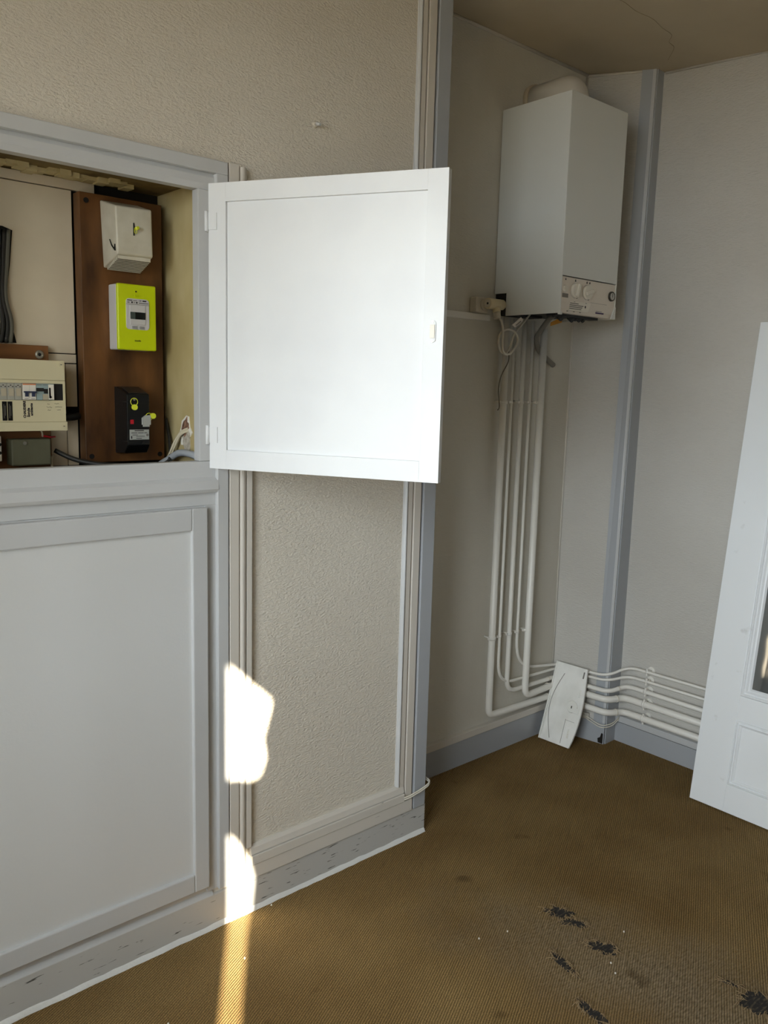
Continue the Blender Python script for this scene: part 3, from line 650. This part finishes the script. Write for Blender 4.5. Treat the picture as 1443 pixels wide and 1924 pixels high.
# flue wrapped in pale plaster, running back into the wall
obj('flue', B().tube(rounded([(2.600, 1.955, 2.505), (2.600, 1.955, 2.582), (2.600, 2.142, 2.582)], 0.07, 8), 0.055, 22), cream, bo)
obj('flue_collar', B().tube([(2.600, 2.122, 2.582), (2.600, 2.142, 2.582)], 0.060, 22), ceil_m, bo)
hs = obj('drain_hose', B().tube(smooth_path([(2.645, 2.02, 1.795), (2.655, 2.055, 1.778), (2.648, 2.088, 1.734), (2.649, 2.105, 1.706), (2.688, 2.121, 1.664), (2.752, 2.1290, 1.632), (2.798, 2.1290, 1.608)]), 0.0105, 12), hose_m, bo)
obj('gas_tag', B().hexa([(2.598, 2.000, 1.748), (2.664, 1.998, 1.766), (2.664, 2.000, 1.766), (2.598, 2.002, 1.748), (2.600, 2.000, 1.762), (2.664, 1.998, 1.787), (2.664, 2.000, 1.787), (2.600, 2.002, 1.762)]), orange, bo)
tg = obj('paper_tag', B().hexa([(2.390, 2.000, 1.729), (2.433, 1.998, 1.757), (2.433, 1.999, 1.757), (2.390, 2.001, 1.729), (2.374, 2.000, 1.738), (2.419, 1.998, 1.768), (2.419, 1.999, 1.768), (2.374, 2.001, 1.738)]), paperm, bo)
obj('print', B().hexa([(2.394, 1.9985, 1.735), (2.420, 1.9970, 1.752), (2.420, 1.998, 1.752), (2.394, 1.9995, 1.735), (2.391, 1.9985, 1.738), (2.417, 1.9970, 1.755), (2.417, 1.998, 1.755), (2.391, 1.9995, 1.738)]), inkg, tg)

# socket, adaptor, cord, trunking
sk = thing('power_socket', (2.328, 2.143, 1.782), 'square ivory wall socket left of the boiler', 'socket')
obj('box', bx(2.296, 2.362, 2.108, 2.143, 1.783, 1.838), ivory, sk, 0.004, 2)
obj('face', B().cyl((2.336, 2.109, 1.812), (2.336, 2.102, 1.812), 0.021, 24), ivory, sk)
ad = thing('plug_adaptor', (2.37, 2.08, 1.79), 'beige cylindrical plug adaptor in the wall socket by the boiler', 'plug')
obj('barrel', B().tube([(2.332, 2.088, 1.815), (2.336, 2.088, 1.815), (2.410, 2.084, 1.815), (2.416, 2.084, 1.815)], [0.0185, 0.0200, 0.0190, 0.015], 26), beige, ad)
obj('neck', B().cyl((2.373, 2.080, 1.803), (2.373, 2.076, 1.785), 0.0145, 20), beige, ad)
obj('socket_well', B().cyl((2.3305, 2.088, 1.815), (2.3335, 2.088, 1.815), 0.0150, 20), ivory, ad)
obj('pin_hole', B().cyl((2.3295, 2.085, 1.815), (2.332, 2.085, 1.815), 0.0040, 10), dark, ad)
obj('mounting_stub', B().cyl((2.36, 2.105, 1.813), (2.36, 2.088, 1.815), 0.014, 16), beige, ad)
pc = thing('power_cord', (2.42, 2.06, 1.63), 'white boiler power cord with plug, tied in a loop', 'cord')
obj('plug', B().tube([(2.373, 2.076, 1.786), (2.373, 2.073, 1.762)], 0.0135, 18), ivory, pc)
pth = [(2.378, 2.070, 1.766), (2.384, 2.060, 1.750), (2.392, 2.058, 1.715), (2.388, 2.056, 1.672), (2.396, 2.054, 1.640), (2.425, 2.052, 1.636), (2.460, 2.054, 1.660), (2.480, 2.058, 1.690), (2.468, 2.062, 1.718), (2.425, 2.064, 1.727), (2.385, 2.064, 1.708),
       (2.372, 2.062, 1.675), (2.388, 2.060, 1.644), (2.425, 2.066, 1.640), (2.452, 2.070, 1.668), (2.466, 2.068, 1.708), (2.500, 2.064, 1.745), (2.545, 2.06, 1.790)]
obj('cable', B().tube(smooth_path(pth, 7), 0.0042, 8), cord_m, pc)
tw = obj('thermostat_wire', B().tube(smooth_path([(2.470, 2.092, 1.650), (2.468, 2.090, 1.611), (2.442, 2.092, 1.570), (2.426, 2.090, 1.544), (2.423, 2.094, 1.499), (2.432, 2.094, 1.440), (2.425, 2.096, 1.425)]), 0.0022, 6), wire_m)
tag(tw, 'thin grey wire hanging in front of the leftmost heating pipe', 'wire')
tk = obj('cable_trunking', bx(1.880, 2.40, 2.131, 2.144, 1.758, 1.781), pipe_m, None, 0.0015)
tag(tk, 'slim white cable trunking leading to the wall socket', 'trunking')

# ------------------------------------------------------------------ heating pipes
YP = 2.112
PIPES = [
    ('thickest heating pipe, leftmost riser under the boiler and lowest along skirting', 2.475, 0.0138, 1.775, [(2.475, YP, 0.180), (2.905, YP, 0.170), (2.945, 1.862, 0.155), (3.030, 1.832, 0.150), (3.032, 0.85, 0.150)], [0.035, 0.03, 0.03, 0.03]),
    ('thin heating pipe, second riser from the left under the boiler', 2.522, 0.0058, 1.775, [(2.522, YP, 0.302), (2.918, YP, 0.290), (2.958, 1.874, 0.291), (3.034, 1.825, 0.311), (3.036, 0.85, 0.317)], [0.10, 0.03, 0.06, 0.06]),
    ('medium heating pipe, middle riser of five under the boiler', 2.582, 0.0094, 1.775, [(2.582, YP, 0.257), (2.910, YP, 0.252), (2.950, 1.860, 0.249), (3.032, 1.826, 0.267), (3.033, 0.85, 0.267)], [0.06, 0.03, 0.03, 0.035]),
    ('thin heating pipe, fourth riser from left and topmost along the skirting', 2.634, 0.0058, 1.775, [(2.634, YP, 0.350), (2.918, YP, 0.308), (2.958, 1.876, 0.312), (3.034, 1.825, 0.352), (3.036, 0.85, 0.362)], [0.12, 0.03, 0.06, 0.06]),
    ('thick heating pipe, rightmost riser under the boiler', 2.690, 0.0142, 1.745, [(2.690, YP-0.012, 0.217), (2.905, YP-0.003, 0.220), (2.945, 1.862, 0.213), (3.030, 1.832, 0.213), (3.032, 0.85, 0.214)], [0.045, 0.03, 0.03, 0.03])]
for i, (lab, x, r, zt, path, rad) in enumerate(PIPES):
    t = thing('heating_pipe', (x, YP, 0.15), lab, 'pipe', 'heating pipes under the boiler')
    pts = rounded([(x, path[0][1], zt)]+path, rad, 8)
    obj('tube', B().tube(pts, r, 16), pipe_m, t)
    for z in (1.456, 0.509):
        c_ = B(); c_.tube([(x, YP, z-0.006), (x, YP, z+0.006)], r*1.22, 16); c_.cyl((x-r*0.6, YP, z), (x-r*0.9, 2.144, z+0.004), 0.0035, 8)
        c_.box(x-r-0.009, x-r*0.9, YP-0.003, YP+0.003, z-0.004, z+0.005)
        obj('pipe_clip', c_, pipe_m, t)
    zr = path[-2][2]+(path[-1][2]-path[-2][2])*0.09
    c_ = B(); xr = path[-2][0]; c_.tube([(xr, 1.741, zr), (xr, 1.731, zr)], r*1.22, 16); c_.cyl((xr, 1.736, zr), (3.069, 1.736, zr), 0.004, 8)
    c_.cyl((3.064, 1.736, zr), (3.069, 1.736, zr), 0.016, 16); c_.box(xr-0.004, xr+0.004, 1.733, 1.739, zr-r-0.010, zr+r+0.008)
    obj('pipe_clip', c_, pipe_m, t)
    if r > 0.008:
        a, b_ = Vector(path[2]), Vector(path[3]); m_ = a.lerp(b_, 0.55); d = (b_-a).normalized()
        obj('pipe_joint', B().tube([m_-d*0.003, m_+d*0.003], r*1.08, 16), brkw, t)
        e = Vector((2.86, YP, path[0][2]+(path[1][2]-path[0][2])*0.85)); obj('pipe_joint', B().tube([e, e+Vector((0.007, 0, 0))], r*1.08, 16), brkw, t)

# boiler flap leaning in the corner
xa = Vector((0.053, -0.9986, 0)).normalized(); za = Vector((0.112, 0.006, 0.325)).normalized(); ya = za.cross(xa).normalized(); xa = ya.cross(za)
FM = Matrix(((xa.x, ya.x, za.x, 2.799), (xa.y, ya.y, za.y, 2.095), (xa.z, ya.z, za.z, 0.004), (0, 0, 0, 1)))
fl = thing('boiler_flap', (0, 0, 0), 'loose white plastic boiler flap leaning on pipes in the corner', 'panel', matrix=FM)
poly = [(0, 0), (0.1500, 0)]+[(0.150+0.0195*math.sin(math.pi*(k/10)**0.85), 0.343*k/10) for k in range(1, 10)]+[(0.1515, 0.343), (0, 0.343)]
obj('panel', B().prism(poly, 'y', 0.0, 0.010), flap_m, fl, 0.0015)
obj('edge_rib', bx(-0.002, 0.004, -0.004, 0.012, 0.0, 0.343), flap_g, fl, 0.001)
obj('edge_rib', bx(0.006, 0.010, -0.003, 0.001, 0.02, 0.19), flap_g, fl)
arc = [(0.022+0.028*math.sin((k/16)*math.pi*0.62), -0.0008, 0.31-0.30*k/16) for k in range(17)]
arc = [(0.050-0.036*math.sin(math.pi*min(1, k/16)), -0.0008, 0.300-0.285*k/16) for k in range(17)]
obj('moulded_arc', B().tube(arc, 0.0012, 6), inkg, fl)
bs = obj('lock_boss', B().tube([(0.122, 0.001, 0.172), (0.122, -0.004, 0.172)], [0.027, 0.024], 28), flap_g, fl)
obj('lock_slot', bx(0.1195, 0.1240, -0.0050, -0.0035, 0.165, 0.176), dark, bs)
obj('boss_arm', bx(0.122, 0.158, -0.0035, 0.001, 0.148, 0.172), flap_g, fl, 0.0012)
obj('slot', bx(0.1385, 0.1445, -0.0010, 0.001, 0.300, 0.328), inkg, fl)
obj('slot', bx(0.1400, 0.1455, -0.0030, 0.001, 0.218, 0.250), flap_g, fl, 0.001)
obj('seam', bx(0.1050, 0.1065, -0.0008, 0.001, 0.010, 0.115), inkg, fl)
obj('seam', bx(0.1065, 0.1500, -0.0006, 0.001, 0.1105, 0.1115), inkg, fl)
obj('slot', bx(0.1290, 0.1370, -0.0030, 0.001, 0.038, 0.078), flap_g, fl, 0.001)
for z in (0.045, 0.055, 0.065): obj('lug', bx(0.1305, 0.1345, -0.0042, -0.002, z-0.003, z+0.003), brkw, fl)

# ------------------------------------------------------------------ loose door leaf leaning on the right wall
zv = Vector((0.225, 0, 1.765)).normalized(); xv = Vector((0, -1, 0)); yv = zv.cross(xv)
LM = Matrix(((xv.x, yv.x, zv.x, 2.815), (xv.y, yv.y, zv.y, 1.399), (xv.z, yv.z, zv.z, 0.005), (0, 0, 0, 1)))
lf = thing('door_leaf', (0, 0, 0), 'white panelled door leaf with a glazed upper half leaning on the wall', 'door', matrix=LM)
LW, LH, T = 0.78, 1.779, 0.022
obj('stile', bx(0, 0.130, 0, T, 0, LH), leafp, lf, 0.0015)
obj('stile', bx(LW-0.130, LW, 0, T, 0, LH), leafp, lf, 0.0015)
obj('rail', bx(0.130, LW-0.130, 0, T, 0, 0.102), leafp, lf, 0.001)
obj('rail', bx(0.130, LW-0.130, 0, T, 0.341, 0.430), leafp, lf, 0.001)
obj('rail', bx(0.130, LW-0.130, 0, T, LH-0.13, LH), leafp, lf, 0.001)
obj('panel', bx(0.150, LW-0.150, 0.007, T-0.004, 0.122, 0.321), leafp, lf)
obj('glass_pane', bx(0.150, LW-0.150, 0.010, 0.014, 0.450, LH-0.150), glass, lf)
def moulding(u0, u1, v0, v1, w, nm):
    for (a0, a1, b0, b1, vert) in ((u0, u0+w, v0, v1, 1), (u1-w, u1, v0, v1, 1), (u0, u1, v0, v0+w, 0), (u0, u1, v1-w, v1, 0)):
        if vert:
            s = 1 if a0 == u0 else -1; e = a0 if s == 1 else a1
            pf = [(e, 0.002), (e+s*w*0.12, -0.004), (e+s*w*0.30, -0.005), (e+s*w*0.38, 0.000), (e+s*w*0.55, -0.002), (e+s*w*0.7, 0.002), (e+s*w*0.85, 0.004), (e+s*w, 0.010), (e+s*w, 0.014), (e, 0.014)]
            b = B(); m0 = [b.bm.verts.new((p[0], p[1], b0+abs(p[0]-e))) for p in pf]; m1 = [b.bm.verts.new((p[0], p[1], b1-abs(p[0]-e))) for p in pf]
        else:
            s = 1 if b0 == v0 else -1; e = b0 if s == 1 else b1
            pf = [(e, 0.002), (e+s*w*0.12, -0.004), (e+s*w*0.30, -0.005), (e+s*w*0.38, 0.000), (e+s*w*0.55, -0.002), (e+s*w*0.7, 0.002), (e+s*w*0.85, 0.004), (e+s*w, 0.010), (e+s*w, 0.014), (e, 0.014)]
            b = B(); m0 = [b.bm.verts.new((a0+abs(p[0]-e), p[1], p[0])) for p in pf]; m1 = [b.bm.verts.new((a1-abs(p[0]-e), p[1], p[0])) for p in pf]
        n_ = len(pf); b.face(m0); b.face(m1[::-1])
        for k in range(n_): b.face([m0[k], m1[k], m1[(k+1) % n_], m0[(k+1) % n_]])
        obj(nm, b, leafp, lf)
moulding(0.130, LW-0.130, 0.102, 0.341, 0.023, 'panel_moulding')
moulding(0.130, LW-0.130, 0.430, LH-0.13, 0.034, 'glazing_moulding')

# ------------------------------------------------------------------ small things
pcb = thing('pier_cables', (1.83, 1.86, 0.16), 'two thin white cables wrapped round the foot of the pier', 'cable')
for d in (0, 0.007):
    obj('cable', B().tube(smooth_path([(1.764, 1.856, 0.158-d), (1.782, 1.849, 0.161-d), (1.810, 1.846, 0.166-d), (1.845, 1.844, 0.174-d), (1.874, 1.846, 0.183-d), (1.886, 1.868, 0.186-d), (1.886, 1.95, 0.186-d)]), 0.0024, 8), cord_m, pcb)
qc = thing('corner_cables', (2.96, 1.9, 0.09), 'pair of thin white cables round the foot of the projecting corner', 'cable')
for d in (0, 0.010):
    obj('cable', B().tube(smooth_path([c1(0.62, 0.115-d, 0.015), c1(0.80, 0.098-d, 0.018), c1(0.97, 0.088-d, 0.020), Vector((3.0, 1.864, 0.094-d)), Vector((3.05, 1.862, 0.112-d))]), 0.0024, 8), cord_m, qc)
hk = thing('picture_hook', (1.379, 1.868, 2.175), 'small white painted hook stub high on the front wall', 'hook')
obj('plate', B().tube([(1.379, 1.872, 2.184), (1.379, 1.864, 2.184)], [0.009, 0.006], 14), paper_a, hk)
obj('stem', B().tube([(1.379, 1.866, 2.186), (1.381, 1.850, 2.180)], [0.005, 0.0035], 10), gloss, hk)
# scrap of paint chips at the foot of the projecting corner
sc = B(); rnd = random.Random(2)
floor = bpy.data.objects['floor']
ch_ = obj('corner_chip', B().prism([(1.905, 0.004), (1.884, 0.004), (1.884, 0.048), (1.890, 0.050), (1.896, 0.030), (1.908, 0.022)], 'x', 2.964, 2.9665), gap_m, bc)
# worn carpet: torn holes with frayed edges
def tear(cx, cy, rx, ry, rot, seed, nfr, deep=True):
    rnd = random.Random(seed); n = 22; poly = []
    for k in range(n):
        a = 2*math.pi*k/n; r = 0.80+0.75*rnd.random(); x = rx*r*math.cos(a); y = ry*r*math.sin(a)
        poly.append((cx+x*math.cos(rot)-y*math.sin(rot), cy+x*math.sin(rot)+y*math.cos(rot)))
    h = obj('torn_hole', B().prism(poly, 'z', -0.004, 0.0012), under, floor)
    fb = B()
    for k in range(nfr):
        q = rnd.randrange(n); a = Vector((*poly[q], 0)).lerp(Vector((*poly[(q+1) % n], 0)), rnd.random())
        d = Vector((cx-a.x, cy-a.y, 0)).normalized(); d = Vector((0.89, 0.45, 0))*rnd.choice((-1, 1)) if rnd.random() < 0.6 else d; d.rotate(Matrix.Rotation(rnd.uniform(-0.7, 0.7), 3, 'Z')); l_ = 0.004+0.034*rnd.random()**2.2
        a = a-d*l_*0.6
        fb.tube([a+Vector((0, 0, 0.001)), a+d*l_*0.5+Vector((0, 0, 0.003+0.004*rnd.random())), a+d*l_+Vector((0, 0, 0.002))], [0.0011, 0.0009, 0.0005], 4)
    f_ = obj('frayed_fibres', fb, fibre, h); f_['kind'] = 'stuff'
tear(1.868, 1.290, 0.034, 0.020, -1.0, 1, 50)
tear(1.860, 1.236, 0.036, 0.012, -0.9, 21, 46)
tear(1.838, 1.118, 0.034, 0.020, -1.1, 3, 70)
tear(1.700, 1.150, 0.052, 0.009, -1.75, 4, 60)
tear(1.610, 1.000, 0.040, 0.012, -1.7, 5, 50)
tear(1.968, 0.742, 0.045, 0.034, -0.8, 6, 80)
tear(1.975, 0.830, 0.022, 0.006, -1.2, 8, 24)
# crumbs of plaster on the carpet
for i, (x, y) in enumerate(((1.685, 1.33), (1.80, 1.07), (1.775, 1.04), (1.24, 1.845), (1.06, 1.70), (1.94, 1.12), (1.60, 1.36), (0.80, 1.62))):
    tag(obj('plaster_crumb', B().prism([(x-0.003, y), (x, y-0.002), (x+0.003, y+0.001), (x, y+0.003)], 'z', 0.0002, 0.003), plaster_w), 'tiny white plaster crumb lying on the brown carpet', 'crumb', 'plaster crumbs on the carpet')
